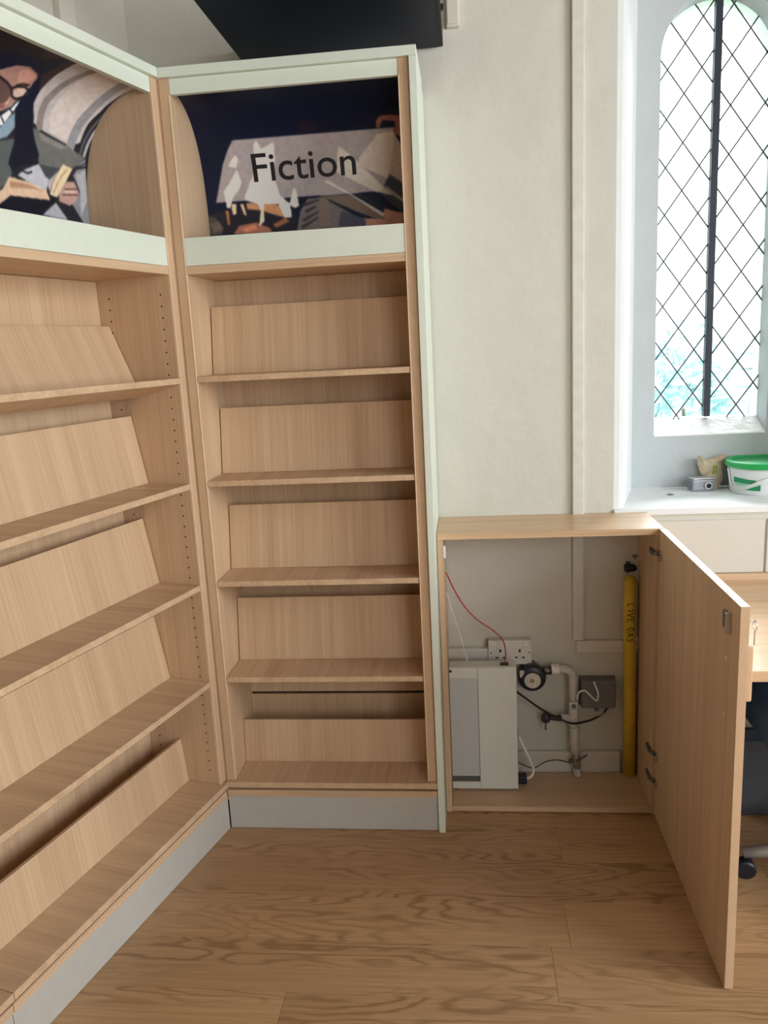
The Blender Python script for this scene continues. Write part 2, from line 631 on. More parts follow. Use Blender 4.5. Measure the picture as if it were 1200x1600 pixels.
BARX = 1.657
GB = 1.197
arc = [(WCX + (WR + 0.004) * math.cos(i * PI / 24), WSP + (WR + 0.004) * math.sin(i * PI / 24)) for i in range(25)]
whole = [(WCX - WR - 0.004, GB), (WCX + WR + 0.004, GB)] + arc
PX, PZ = 0.1145, 0.158
for side, nx, nz in ((0, 1.552, 2.477), (1, 1.765, 2.191)):
    if side == 0:
        light = clip(whole, (BARX - 0.004, 0), (BARX - 0.004, 5))
    else:
        light = clip(whole, (BARX + 0.004, 5), (BARX + 0.004, 0))
    for i in range(-6, 7):
        for j in range(-20, 20):
            cx = nx + i * PX / 2
            cz = nz + PZ / 2 + j * PZ + (PZ / 2 if i % 2 else 0)
            hx, hz = PX / 2 - 0.0012, PZ / 2 - 0.0016
            poly = [(cx, cz - hz), (cx + hx, cz), (cx, cz + hz), (cx - hx, cz)]
            for k in range(len(light)):
                poly = clip(poly, light[k], light[(k + 1) % len(light)])
                if len(poly) < 3:
                    break
            if len(poly) < 3:
                continue
            # drop repeated points and slivers
            q = [p for n_, p in enumerate(poly) if (Vector(p) - Vector(poly[n_ - 1])).length > 1e-4]
            area = abs(sum(q[n_][0] * q[(n_ + 1) % len(q)][1] - q[(n_ + 1) % len(q)][0] * q[n_][1] for n_ in range(len(q)))) / 2 if len(q) > 2 else 0
            if area < 4e-5:
                continue
            bm = bmesh.new()
            prism(bm, [(x - WO.x, z - WO.z) for x, z in q], 'y', -0.0015, 0.0015)
            obj('pane', bm, GLASS, window)
    # lead cames
    for sgn in (1, -1):
        for j in range(-24, 24):
            # lines through nodes: z = nz + j*PZ + sgn*(PZ/PX)*(x-nx)
            m = sgn * PZ / PX
            a = (nx - 2, nz + j * PZ - 2 * m)
            b = (nx + 2, nz + j * PZ + 2 * m)
            t0, t1 = 0.0, 1.0
            for k in range(len(light)):
                p, q = light[k], light[(k + 1) % len(light)]
                ex, ez = q[0] - p[0], q[1] - p[1]
                if ex * ex + ez * ez < 1e-10:
                    continue
                fa = ex * (a[1] - p[1]) - ez * (a[0] - p[0])
                fb = ex * (b[1] - p[1]) - ez * (b[0] - p[0])
                if fa < 0 and fb < 0:
                    t0 = 2
                elif fa < 0:
                    t0 = max(t0, fa / (fa - fb))
                elif fb < 0:
                    t1 = min(t1, fa / (fa - fb))
            if t1 - t0 < 0.006:
                continue
            P = [Vector((a[0] + (b[0] - a[0]) * t - WO.x, -0.002, a[1] + (b[1] - a[1]) * t - WO.z)) for t in (t0, t1)]
            tube_obj('lead_came', P, 0.0027, LEAD, window, 5)
bx('iron_bar', (BARX - WO.x - 0.0115, BARX - WO.x + 0.0115, -0.022, 0.008, 0.004, 2.63 - WO.z), IRON, window, 0.002)

# ------------------------------------------------------------------ outside the window
struct(bx('ground', (-6, 14, 0.9, 14, -0.5, -0.4), plain('lawn', (170, 186, 150), 0.95)))
bm = bmesh.new()
rr = random.Random(3)
z = -0.4
while z < 1.35:
    h = rr.uniform(0.12, 0.2)
    x = -2.0 + rr.uniform(0, 0.3)
    while x < 9:
        w = rr.uniform(0.2, 0.5)
        box(bm, x + 0.012, x + w - 0.012, 6.43 - rr.uniform(0.0, 0.03), 6.75, z + 0.01, z + h - 0.01)
        x += w
    z += h
box(bm, -2.0, 9, 6.438, 6.74, -0.4, z - 0.02)
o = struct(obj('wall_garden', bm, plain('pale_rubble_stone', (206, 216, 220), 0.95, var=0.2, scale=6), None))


def shrub(label, x, y, w, h, n, seed):
    r = random.Random(seed)
    t = thing('shrub', label, 'shrub', (x, y, -0.4), group='shrubs outside the leaded window')
    bm = bmesh.new()
    for i in range(n):
        u = Vector((r.gauss(0, 1), r.gauss(0, 1), r.gauss(0, 1))).normalized() * r.uniform(0.5, 1.0)
        c = Vector((u.x * w, u.y * w * 0.7, h * 0.55 + u.z * h * 0.45))
        d = Vector((r.gauss(0, 1), r.gauss(0, 1), r.gauss(0, 0.6))).normalized()
        e = d.orthogonal().normalized() * r.uniform(0.02, 0.035)
        l = r.uniform(0.07, 0.12)
        v = [bm.verts.new(c - d * l), bm.verts.new(c + e), bm.verts.new(c + d * l), bm.verts.new(c - e)]
        bm.faces.new(v)
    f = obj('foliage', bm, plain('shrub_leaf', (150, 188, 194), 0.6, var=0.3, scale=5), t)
    f['kind'] = 'stuff'
    tube_obj('stem', [(0, 0, 0), (0.03, 0, h * 0.3), (-0.02, 0, h * 0.6)], [0.04, 0.03, 0.015], plain('bark', (120, 110, 100), 0.9), t)


shrub('pale shrub behind the left half of the leaded window', 2.75, 5.2, 0.5, 2.05, 620, 1)
shrub('low pale shrub behind the foot of the window bar', 3.35, 4.4, 0.4, 1.5, 420, 2)
shrub('taller pale shrub behind the right half of the leaded window', 4.3, 5.4, 0.6, 2.2, 640, 3)

# ================================================================== SIGN PRINTS
FIRE_PRINT = [
    ('p', (48, 26, 40), 0.5, [(309, 337), (342, 355), (369, 332), (355, 314), (315, 317)]),
    ('p', (140, 90, 82), 1, [(538, 329), (549, 345), (589, 346), (613, 340), (608, 281), (589, 292), (594, 327), (558, 332), (546, 311), (538, 313)]),
    ('p', (176, 158, 146), 1, [(480, 235), (539, 295), (585, 301), (611, 253), (607, 151), (560, 173), (471, 217)]),
    ('p', (60, 62, 72), 1, [(566, 184), (608, 156), (603, 69), (542, 127)]),
    ('p', (150, 140, 135), 1, [(554, 154), (605, 113), (605, 103), (543, 146)]),
    ('p', (118, 100, 90), 1, [(360, 135), (449, 135), (554, 60), (523, 61), (467, 83)]),
    ('p', (200, 190, 180), 1, [(369, 176), (380, 180), (549, 73), (541, 66), (449, 133)]),
    ('p', (40, 40, 48), 1, [(411, 174), (465, 134), (550, 83), (540, 93), (470, 141)]),
    ('p', (190, 178, 168), 1, [(421, 271), (444, 253), (573, 125), (522, 138), (408, 202)]),
    ('p', (112, 106, 106), 1, [(274, 44), (289, 100), (313, 132), (360, 134), (395, 112), (466, 68), (489, 67), (488, 42), (277, 41)]),
    ('p', (62, 60, 66), 1, [(302, 99), (332, 111), (343, 108), (310, 91)]),
    ('p', (62, 60, 66), 1, [(293, 75), (342, 96), (346, 92), (297, 65)]),
    ('p', (62, 60, 66), 1, [(286, 55), (340, 79), (344, 75), (293, 46)]),
    ('p', (60, 58, 64), 1, [(296, 119), (355, 131), (360, 128), (301, 111)]),
    ('p', (128, 112, 104), 0.8, [(350, 135), (376, 128), (381, 54), (344, 47)]),
    ('p', (62, 66, 84), 0.8, [(415, 91), (489, 64), (488, 42), (402, 48)]),
    ('p', (186, 136, 120), 1, [(486, 65), (543, 61), (545, 90), (603, 72), (602, 35), (488, 40)]),
    ('p', (34, 34, 44), 1, [(50, 115), (153, 118), (258, 102), (282, 80), (274, 41), (65, 49), (-5, 49), (0, 104)]),
    ('p', (72, 70, 66), 1, [(0, 104), (21, 97), (45, 66), (38, 46), (-8, 46)]),
    ('p', (98, 88, 78), 1, [(3, 78), (31, 87), (45, 61), (17, 52)]),
    ('p', (160, 106, 88), 1, [(76, 46), (94, 68), (149, 75), (190, 56), (199, 41), (92, 43)]),
    ('p', (206, 134, 104), 1, [(99, 57), (143, 69), (152, 56), (114, 49)]),
    ('p', (150, 96, 72), 1, [(201, 66), (240, 83), (255, 72), (211, 55)]),
    ('p', (200, 120, 80), 0.9, [(56, 115), (60, 75), (67, 69), (66, 114)]),
    ('p', (190, 140, 104), 1, [(122, 133), (207, 127), (258, 102), (240, 83), (204, 95), (168, 108), (125, 115)]),
    ('p', (236, 226, 214), 1, [(81, 239), (110, 270), (115, 255), (105, 233)]),
    ('p', (236, 226, 214), 1, [(57, 169), (82, 196), (105, 228), (116, 194), (108, 175), (84, 152), (72, 121), (62, 122)]),
    ('p', (240, 234, 224), 1, [(121, 150), (138, 182), (159, 219), (170, 294), (180, 303), (190, 279), (230, 295), (228, 252), (215, 206), (230, 147), (259, 121), (261, 82), (240, 83), (222, 124), (177, 127), (174, 87), (159, 66), (168, 108), (159, 128), (123, 140)]),
    ('p', (238, 228, 214), 1, [(257, 121), (274, 166), (281, 158), (286, 114), (274, 108), (261, 116)]),
    ('p', (238, 200, 160), 1, [(76, 133), (92, 132), (89, 103), (78, 101)]),
    ('p', (238, 200, 160), 1, [(103, 131), (114, 131), (121, 96), (113, 101)]),
    ('p', (238, 210, 180), 1, [(168, 117), (176, 117), (176, 77), (158, 63)]),
    ('p', (222, 208, 200), 0.7, [(109, 310), (233, 310), (385, 310), (486, 310), (590, 310), (587, 287), (581, 251), (573, 214), (563, 182), (553, 159), (540, 139), (418, 138), (261, 139), (128, 139), (29, 139), (47, 193), (66, 245), (87, 281)]),
]
READER_PRINT = [
    ('p', (172, 166, 166), 1, [(-244, 320), (-238, 346), (-233, 397), (-246, 509), (-199, 542), (-80, 568), (3, 523), (-5, 429), (-16, 371), (-35, 330), (-43, 276), (-79, 260), (-185, 278), (-221, 291)]),
    ('p', (190, 180, 176), 1, [(-172, 327), (-162, 388), (-152, 480), (-137, 504), (-75, 519), (-51, 454), (-38, 396), (-63, 372), (-72, 340), (-80, 312), (-81, 268), (-161, 281)]),
    ('p', (48, 38, 40), 1, [(-244, 344), (-236, 363), (-230, 402), (-224, 455), (-228, 503), (-327, 503), (-281, 409)]),
    ('l', (126, 118, 114), 21.0, [(-195, 285), (-202, 319), (-201, 351), (-189, 390), (-174, 438), (-165, 477), (-161, 517)]),
    ('l', (130, 130, 134), 30.8, [(-77, 251), (-71, 292), (-62, 329), (-49, 365), (-40, 409), (-40, 461), (-44, 510), (-44, 563)]),
    ('l', (74, 76, 84), 9.4, [(-35, 247), (-30, 279), (-18, 317), (1, 361), (12, 413), (14, 476), (3, 541)]),
    ('l', (150, 148, 150), 10.9, [(-19, 247), (-14, 273), (-4, 307), (13, 344), (27, 398), (36, 458), (30, 521)]),
    ('p', (16, 22, 44), 1, [(-443, 396), (-399, 424), (-391, 438), (-351, 447), (-312, 456), (-294, 463), (-270, 491), (-253, 490), (-249, 445), (-263, 409), (-245, 385), (-267, 403), (-305, 420), (-336, 410), (-368, 382), (-421, 359)]),
    ('p', (156, 120, 110), 1, [(-409, 367), (-370, 384), (-338, 412), (-306, 421), (-272, 409), (-262, 393), (-265, 367), (-263, 351), (-279, 331), (-296, 312), (-316, 296), (-372, 271)]),
    ('p', (130, 92, 84), 0.8, [(-407, 364), (-366, 379), (-328, 350), (-325, 321), (-314, 302), (-373, 276)]),
    ('p', (205, 160, 145), 0.8, [(-318, 338), (-308, 338), (-308, 315), (-317, 309)]),
    ('p', (188, 140, 126), 0.8, [(-323, 407), (-300, 413), (-271, 401), (-278, 380), (-308, 370)]),
    ('p', (84, 64, 60), 0.9, [(-402, 354), (-359, 368), (-318, 355), (-308, 335), (-313, 319), (-330, 307), (-378, 296)]),
    ('p', (205, 180, 170), 0.8, [(-306, 345), (-299, 356), (-279, 362), (-269, 358), (-276, 340), (-293, 330), (-303, 334)]),
    ('l', (16, 16, 24), 5.4, [(-359, 368), (-334, 361), (-315, 351), (-302, 360), (-281, 366), (-267, 360), (-272, 341), (-291, 330), (-304, 333), (-315, 351)]),
    ('l', (16, 16, 24), 3.3, [(-270, 362), (-254, 367)]),
    ('l', (40, 26, 28), 5.1, [(-306, 362), (-290, 371), (-273, 373)]),
    ('l', (120, 60, 60), 4.3, [(-335, 299), (-322, 304)]),
    ('p', (222, 226, 232), 1, [(-353, 260), (-322, 281), (-280, 334), (-279, 314), (-308, 265), (-350, 240)]),
    ('l', (20, 22, 30), 4.3, [(-322, 282), (-295, 309), (-280, 334)]),
    ('l', (20, 22, 30), 4.3, [(-318, 279), (-307, 268)]),
    ('l', (20, 22, 30), 4.3, [(-298, 303), (-289, 297)]),
    ('p', (122, 142, 156), 1, [(-349, 232), (-317, 255), (-280, 302), (-270, 268), (-292, 239), (-348, 214)]),
    ('p', (78, 84, 82), 1, [(-382, 212), (-313, 226), (-263, 242), (-277, 152), (-318, 113), (-393, 88)]),
    ('p', (96, 96, 94), 1, [(-215, 278), (-158, 267), (-78, 257), (-18, 241), (-27, 225), (-53, 209), (-114, 196), (-181, 192), (-201, 244)]),
    ('p', (128, 126, 122), 0.7, [(-195, 271), (-153, 265), (-82, 255), (-111, 245), (-179, 254)]),
    ('p', (15, 19, 34), 1, [(-284, 309), (-270, 337), (-247, 343), (-220, 302), (-214, 269), (-184, 219), (-189, 190), (-237, 185), (-272, 161), (-286, 178), (-269, 230), (-272, 268)]),
    ('p', (16, 22, 42), 1, [(-267, 363), (-264, 404), (-245, 385), (-235, 364), (-235, 334), (-218, 297), (-240, 292), (-274, 301), (-276, 332), (-263, 351)]),
    ('p', (168, 168, 174), 1, [(-257, 156), (-233, 173), (-183, 196), (-148, 165), (-160, 129), (-208, 141)]),
    ('p', (60, 62, 66), 1, [(-183, 195), (-114, 197), (-105, 193), (-148, 164), (-161, 169)]),
    ('l', (20, 22, 30), 4.3, [(-249, 171), (-222, 166), (-208, 172)]),
    ('p', (196, 166, 140), 1, [(-284, 148), (-219, 145), (-159, 134), (-147, 111), (-286, 103), (-324, 78), (-369, 68), (-366, 84), (-311, 114)]),
    ('p', (160, 122, 98), 1, [(-284, 138), (-220, 139), (-164, 129), (-201, 131), (-284, 122)]),
    ('p', (10, 14, 26), 1, [(-396, 70), (-325, 74), (-287, 101), (-150, 109), (-126, 112), (-167, 81), (-177, 69), (-326, 66), (-398, 59)]),
    ('p', (152, 152, 158), 1, [(-128, 108), (-87, 67), (-182, 69), (-167, 81)]),
    ('p', (118, 118, 122), 1, [(-61, 194), (-13, 241), (2, 162), (1, 62), (-83, 61), (-111, 106), (-56, 117), (-29, 151)]),
    ('p', (158, 158, 162), 0.8, [(-47, 191), (-9, 212), (-3, 130), (-33, 83), (-30, 148)]),
    ('l', (24, 24, 32), 5.1, [(-61, 188), (-44, 208), (-10, 218)]),
    ('l', (40, 40, 48), 3.6, [(-52, 205), (-9, 229)]),
    ('p', (26, 28, 36), 1, [(-115, 112), (-62, 110), (-27, 68), (-87, 67)]),
    ('p', (204, 184, 152), 1, [(-148, 126), (-127, 169), (-97, 210), (-59, 205), (-95, 150), (-122, 121)]),
    ('p', (160, 150, 150), 1, [(-157, 155), (-110, 192), (-127, 169), (-147, 131)]),
    ('l', (150, 120, 90), 2.9, [(-134, 132), (-105, 175), (-79, 200)]),
    ('p', (166, 134, 124), 1, [(-113, 130), (-95, 156), (-79, 169), (-52, 173), (-34, 147), (-46, 124), (-76, 107), (-115, 113)]),
    ('l', (70, 52, 50), 3.3, [(-89, 148), (-43, 155)]),
    ('l', (70, 52, 50), 3.3, [(-99, 132), (-40, 140)]),
    ('l', (200, 165, 150), 5.1, [(-90, 141), (-48, 147)]),
    ('p', (14, 16, 26), 1, [(-150, 120), (-122, 122), (-128, 110), (-150, 110)]),
]

CURVE = [(0.25, 1.835)]
for i in range(91):
    th = i / 90 * PI / 2
    CURVE.append((0.25 * math.cos(th) ** 0.8, 1.90 + 0.33 * math.sin(th) ** 0.8))
CURVE = np.array(CURVE)
CSEG = np.r_[0, np.cumsum(np.hypot(*np.diff(CURVE, axis=0).T))]
ALEN = float(np.interp(-0.0185, -CURVE[:, 0], CSEG))   # stops behind the top rail


def on_curve(a, off=0.0):
    """arc length -> (depth, height) on the coved panel, off metres towards the reader"""
    d = np.interp(a, CSEG, CURVE[:, 0])
    z = np.interp(a, CSEG, CURVE[:, 1])
    e = 0.004
    td = np.interp(a + e, CSEG, CURVE[:, 0]) - np.interp(a - e, CSEG, CURVE[:, 0])
    tz = np.interp(a + e, CSEG, CURVE[:, 1]) - np.interp(a - e, CSEG, CURVE[:, 1])
    l = np.hypot(td, tz) + 1e-9
    return d - off * tz / l, z + off * td / l


def inside(poly, S, A):
    n = len(poly)
    res = np.zeros(S.shape, bool)
    j = n - 1
    for i in range(n):
        xi, yi = poly[i]
        xj, yj = poly[j]
        c = ((yi > A) != (yj > A)) & (S < (xj - xi) * (A - yi) / ((yj - yi) + 1e-12) + xi)
        res ^= c
        j = i
    return res


def paint(S, A, prims, base, seed):
    """print colours on the grid (millimetres along the panel, millimetres up the cove)"""
    img = np.zeros(S.shape + (3,)) + np.array(base, float)
    rs = np.random.RandomState(seed)
    for kind, col, w, pts in prims:
        if kind == 'p':
            m = inside(pts, S, A).astype(float)
            for _ in range(1):
                p = np.pad(m, 1, mode='edge')
                m = (p[:-2, 1:-1] + p[2:, 1:-1] + p[1:-1, :-2] + p[1:-1, 2:] + 2 * p[1:-1, 1:-1]) / 6
            m = m * w
        else:
            dist = np.full(S.shape, 1e9)
            for (x0, y0), (x1, y1) in zip(pts[:-1], pts[1:]):
                vx, vy = x1 - x0, y1 - y0
                t = np.clip(((S - x0) * vx + (A - y0) * vy) / (vx * vx + vy * vy + 1e-9), 0, 1)
                dist = np.minimum(dist, np.hypot(S - x0 - t * vx, A - y0 - t * vy))
            m = np.clip((w / 2 - dist) / 1.6 + 0.5, 0, 1)
        img = img * (1 - m[..., None]) + np.array(col, float) * m[..., None]
    for _ in range(3):
        p = np.pad(img, ((1, 1), (1, 1), (0, 0)), mode='edge')
        img = (p[:-2, 1:-1] + p[2:, 1:-1] + p[1:-1, :-2] + p[1:-1, 2:] + 2 * p[1:-1, 1:-1]) / 6
    # soft mottling of the photographs
    k = rs.rand(S.shape[0] // 6 + 2, S.shape[1] // 6 + 2)
    k = np.kron(k, np.ones((6, 6)))[:S.shape[0], :S.shape[1]]
    for _ in range(5):
        p = np.pad(k, 1, mode='edge')
        k = (p[:-2, 1:-1] + p[2:, 1:-1] + p[1:-1, :-2] + p[1:-1, 2:] + p[1:-1, 1:-1]) / 5
    return np.clip(img * (0.96 + 0.08 * k[..., None]), 0, 255)


def sign_panel(parent, s0, s1, prims, base, seed, fine=True, label=None):
    step = 0.0017 if fine else 0.03
    ns, na = int((s1 - s0) / step), int(ALEN / step)
    s = np.linspace(s0, s1, ns)
    a = np.linspace(0, ALEN, na)
    S, A = np.meshgrid(s, a)
    d, z = on_curve(A)
    n = ns * na
    front = np.stack([S, d, z], -1).reshape(-1, 3)
    me = bpy.data.meshes.new('sign_panel')
    idx = np.arange(n).reshape(na, ns)
    faces = np.stack([idx[:-1, :-1], idx[:-1, 1:], idx[1:, 1:], idx[1:, :-1]], -1).reshape(-1, 4)
    # back skin and rim give the panel its thickness
    cb = np.linspace(0, ALEN, 40)
    db, zb = on_curve(cb, -0.004)
    back = [(x, float(p), float(q)) for p, q in zip(db, zb) for x in (s0, s1)]
    bf = [(n + 2 * i, n + 2 * i + 2, n + 2 * i + 3, n + 2 * i + 1) for i in range(39)]
    me.from_pydata(np.vstack([front, np.array(back)]).tolist(), [], faces.tolist() + bf)
    me.update()
    img = np.clip(paint(S * 1000, A * 1000, prims, base, seed).reshape(-1, 3) * 1.22, 0, 250) / 255.0
    lin = np.where(img <= 0.04045, img / 12.92, ((img + 0.055) / 1.055) ** 2.4)
    rgba = np.ones((n + len(back), 4), np.float32)
    rgba[:n, :3] = lin
    rgba[n:, :3] = 0.3
    at = me.color_attributes.new('print', 'FLOAT_COLOR', 'POINT')
    at.data.foreach_set('color', rgba.ravel())
    me.materials.append(PRINT)
    for p in me.polygons:
        p.use_smooth = True
    o = bpy.data.objects.new('sign_panel', me)
    COL.objects.link(o)
    o.parent = parent
    if label:
        o['label'] = label
    return o


PRINT = print_mat('printed_sign')


def lettering(parent, text, s0, s1, a0, cap):
    cu = bpy.data.curves.new('lettering', 'FONT')
    cu.body = text
    cu.resolution_u = 5
    cu.offset = 0.006
    to = bpy.data.objects.new('lettering_source', cu)
    COL.objects.link(to)
    dg = bpy.context.evaluated_depsgraph_get()
    me = bpy.data.meshes.new_from_object(to.evaluated_get(dg))
    bpy.data.objects.remove(to)
    bm = bmesh.new()
    bm.from_mesh(me)
    bpy.data.meshes.remove(me)
    xs = [v.co.x for v in bm.verts]
    ys = [v.co.y for v in bm.verts]
    x0, x1, y1 = min(xs), max(xs), max(ys)
    fs = sorted((v.co.y, v.co.x) for v in bm.verts)
    # height of the capital F: the tallest point in the first stem
    capy = max(v.co.y for v in bm.verts if v.co.x < x0 + (x1 - x0) * 0.12)
    for i in range(1, 14):
        bmesh.ops.bisect_plane(bm, geom=bm.verts[:] + bm.edges[:] + bm.faces[:], plane_co=(0, y1 * i / 14, 0), plane_no=(0, 1, 0))
    for v in bm.verts:
        s = s0 + (v.co.x - x0) / (x1 - x0) * (s1 - s0)
        a = a0 + v.co.y / capy * cap
        d, z = on_curve(a, 0.0008)
        v.co = (s, float(d), float(z))
    me = bpy.data.meshes.new('lettering')
    bm.to_mesh(me)
    bm.free()
    me.materials.append(plain('lettering_ink', (26, 26, 34), 0.5))
    o = bpy.data.objects.new('lettering', me)
    COL.objects.link(o)
    o.parent = parent
    o['label'] = 'dark lettering reading Fiction'
    return o


# ================================================================== BOOKCASES
ZS = [1.4586, 1.1504, 0.8388, 0.5252]


def bookcase(label, loc, rotz, x0, x1, board, tilt, holes, end_right=False, cor=(0.03, 0.03), pr=0.03, pl=0.03):
    t = thing('display_bookcase', label, 'bookcase', loc, rotz, 'oak display bookcases')
    sides = []
    for a, b in ((x0 - pl, x0), (x1, x1 + pr)):
        bm = bmesh.new()
        # laminated post: board with a slightly proud edge strip
        box(bm, a, b, 0.004, 0.268, 0.1725, 2.2535)
        sp = obj('side_panel', bm, WV, t, 0.0012)
        bx('edge_strip', (a + 0.001, b - 0.001, 0.0, 0.0039, 0.1725, 2.2535), plain('oak_edge_band', (205, 172, 139), 0.4, var=0.04), sp, 0.0008)
        e0 = b - 0.0036 if a < x0 else a + 0.0006
        bx('edge_highlight', (e0, e0 + 0.003, -0.001, 0.004, 0.1735, 2.2125), plain('edge_highlight_tint', (232, 208, 178), 0.4), sp, 0.0005)  # pale strip paints the highlight along the post's inner edge
        sides.append(sp)
    bx('back_panel', (x0, x1, 0.254, 0.264, 0.362, 1.743), WB_, t)
    bx('back_panel', (x0, x1, 0.254, 0.264, 0.175, 0.353), WV, t)
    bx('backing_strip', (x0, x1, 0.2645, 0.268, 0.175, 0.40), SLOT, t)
    bx('ledge_board', (x0, x1, 0.001, 0.264, 1.744, 1.7665), WX, t)
    bx('lower_rail', (x0, x1, 0.001, 0.017, 1.767, 1.843), GREENW, t)
    bx('top_rail', (x0, x1, 0.001, 0.017, 2.213, 2.2535), GREENW, t)
    c0, c1 = x0 - cor[0], x1 + cor[1]
    bx('cornice', (c0, c1, -0.012, 0.268, 2.254, 2.279), GREENW, t, 0.002)
    bx('bottom_board', (board[0], board[1], -0.014, 0.264, 0.153, 0.172), WY, t, 0.0015)
    bx('base_board', (board[0], board[1], -0.006, 0.012, 0.118, 0.1405), WX, t, 0.001)
    bx('base_backing', (board[0], board[1], 0.03, 0.045, 0.118, 0.1525), SLOT, t, 0)
    bx('plinth', (board[0], board[1] + (0.0095 if tilt else 0), 0.0, 0.016, 0.001, 0.1175), PLINTH, t, 0.001)
    e = 0.0015
    for i, z in enumerate(ZS):
        M = Matrix.Identity(4)
        if tilt and i == 0:
            M = Matrix.Translation((0, 0.0, z)) @ Matrix.Rotation(-math.radians(13), 4, 'X') @ Matrix.Translation((0, 0, -z))
        bm = bmesh.new()
        box(bm, x0 + e, x1 - e, 0.001, 0.160, z - 0.017, z)
        bm.transform(M)
        sh = obj('shelf', bm, WY, t, 0.0012)
        bm = bmesh.new()
        prism(bm, [(0.146, z + 0.0005), (0.159, z + 0.0005), (0.195, z + 0.201), (0.182, z + 0.203)], 'x', x0 + 2 * e, x1 - 2 * e)
        bm.transform(M)
        obj('display_board', bm, WB_, sh, 0.001)
    z = 0.172
    bm = bmesh.new()
    prism(bm, [(0.118, z + 0.0005), (0.131, z + 0.0005), (0.147, z + 0.142), (0.134, z + 0.144)], 'x', x0 + e, x1 - e)
    obj('display_board', bm, WB_, t, 0.001)
    for si in holes:
        bm = bmesh.new()
        for yy in (0.036, 0.215):
            zz = 0.22
            while zz < 1.72:
                if si == 1:
                    lathe(bm, [(0.0027, -0.0003), (0.0027, 0.002)], (x1, yy, zz), 'x', 8)
                else:
                    lathe(bm, [(0.0027, -0.002), (0.0027, 0.0003)], (x0, yy, zz), 'x', 8)
                zz += 0.032
        ho = obj('peg_holes', bm, SLOT, sides[si])
        ho['kind'] = 'stuff'
    if end_right:
        bx('end_panel', (x1 + 0.0305, x1 + 0.051, -0.012, 0.338, 0.0, 2.2535), GREENW, t, 0.0015)
    return t


case_back = bookcase('narrow oak bookcase with a Fiction sign, set against the back wall', (0, 0, 0), 0, 0.0, 0.62,
                     (-0.03, 0.65), False, (), True, (0.028, 0.051))
bm = bmesh.new()
prism(bm, [(-0.0325, 0.0004), (-0.0305, 0.0004), (-0.0305, 0.012), (-0.042, 0.012), (-0.042, 0.0022)], 'z', 0.1, 2.2535)
obj('corner_filler', bm, WV, case_back)
sg = sign_panel(case_back, 0.0005, 0.6195, FIRE_PRINT, (12, 21, 45), 5, True, 'dark coved sign with a fireside photograph')
lettering(sg, 'Fiction', 0.1555, 0.4685, 0.1905, 0.0775)

case_left = bookcase('long oak bookcase at left with a sign of a reader in glasses', L0, LROT, -0.895, 0.0,
                     (-0.868, 0.020), True, (1,), False, (0.03, 0.020))
sign_panel(case_left, -0.8945, -0.0005, READER_PRINT, (30, 30, 36), 9, True, 'coved sign with a photograph of a person reading')
# the next bay of the run, only its base corner in view
case_next = bookcase('oak bookcase bay at the bottom left corner, only its base board showing',
                     L0 + Matrix.Rotation(LROT, 3, 'Z') @ Vector((-0.956, 0, 0)), LROT, -0.895, 0.0,
                     (-0.90, 0.0865), False, (), False, (0.03, 0.03))
sign_panel(case_next, -0.8945, -0.0005, [], (70, 76, 86), 11, False)

# ================================================================== BLACK PANEL ON THE WALL
t = thing('black_panel', 'black flat panel jutting from the wall above the Fiction bookcase', 'panel')
bx('casing', (0.128, 0.736, -0.42, YW - 0.001, 2.384, 2.425), plain('black_casing', (18, 22, 32), 0.5, spec=0.2), t, 0.003)
bx('screen', (0.133, 0.722, -0.41, YW - 0.012, 2.380, 2.3838), SCREEN, t, 0.001)
bx('knob', (0.7365, 0.744, 0.10, 0.115, 2.395, 2.41), BLACK, t, 0.002)
bx('bracket', (0.30, 0.56, YW - 0.05, YW - 0.001, 2.4255, 2.52), BLACK, t, 0.003)
settle(t, (0.43, YW - 0.001, 2.38))
t = thing('outlet_box', 'small cream surface box high on the wall beside the black panel', 'outlet')
bx('body', (0.748, 0.787, YW - 0.022, YW, 2.43, 2.56), TRIMW, t, 0.003)
bx('cover', (0.751, 0.784, YW - 0.026, YW - 0.0222, 2.435, 2.555), TRIMW, t, 0.002)
settle(t, (0.768, YW, 2.43))

# ================================================================== CUPBOARD
CX0, CX1, CY = 0.6725, 1.345, 0.104
cup = thing('cupboard', 'low oak cupboard with its door open, beside the Fiction bookcase', 'cupboard')
bx('side_panel', (CX0, CX0 + 0.018, CY, YW - 0.002, 0.0, 0.9265), WV, cup)
sp = bx('side_panel', (CX1 - 0.018, CX1, CY, YW - 0.002, 0.0, 0.9265), WV, cup)
bx('top_panel', (CX0, CX1 + 0.004, CY - 0.002, YW - 0.001, 0.927, 0.947), wood('oak_top_grain', 'x', (196, 160, 122), (222, 188, 150), 0.33), cup)
bx('floor_panel', (CX0 + 0.0185, CX1 - 0.0185, CY, 0.322, 0.003, 0.021), WX, cup)
bx('strike_plate', (CX0 + 0.0182, CX0 + 0.0255, CY + 0.004, CY + 0.02, 0.868, 0.906), WHITEP, cup, 0.0006)
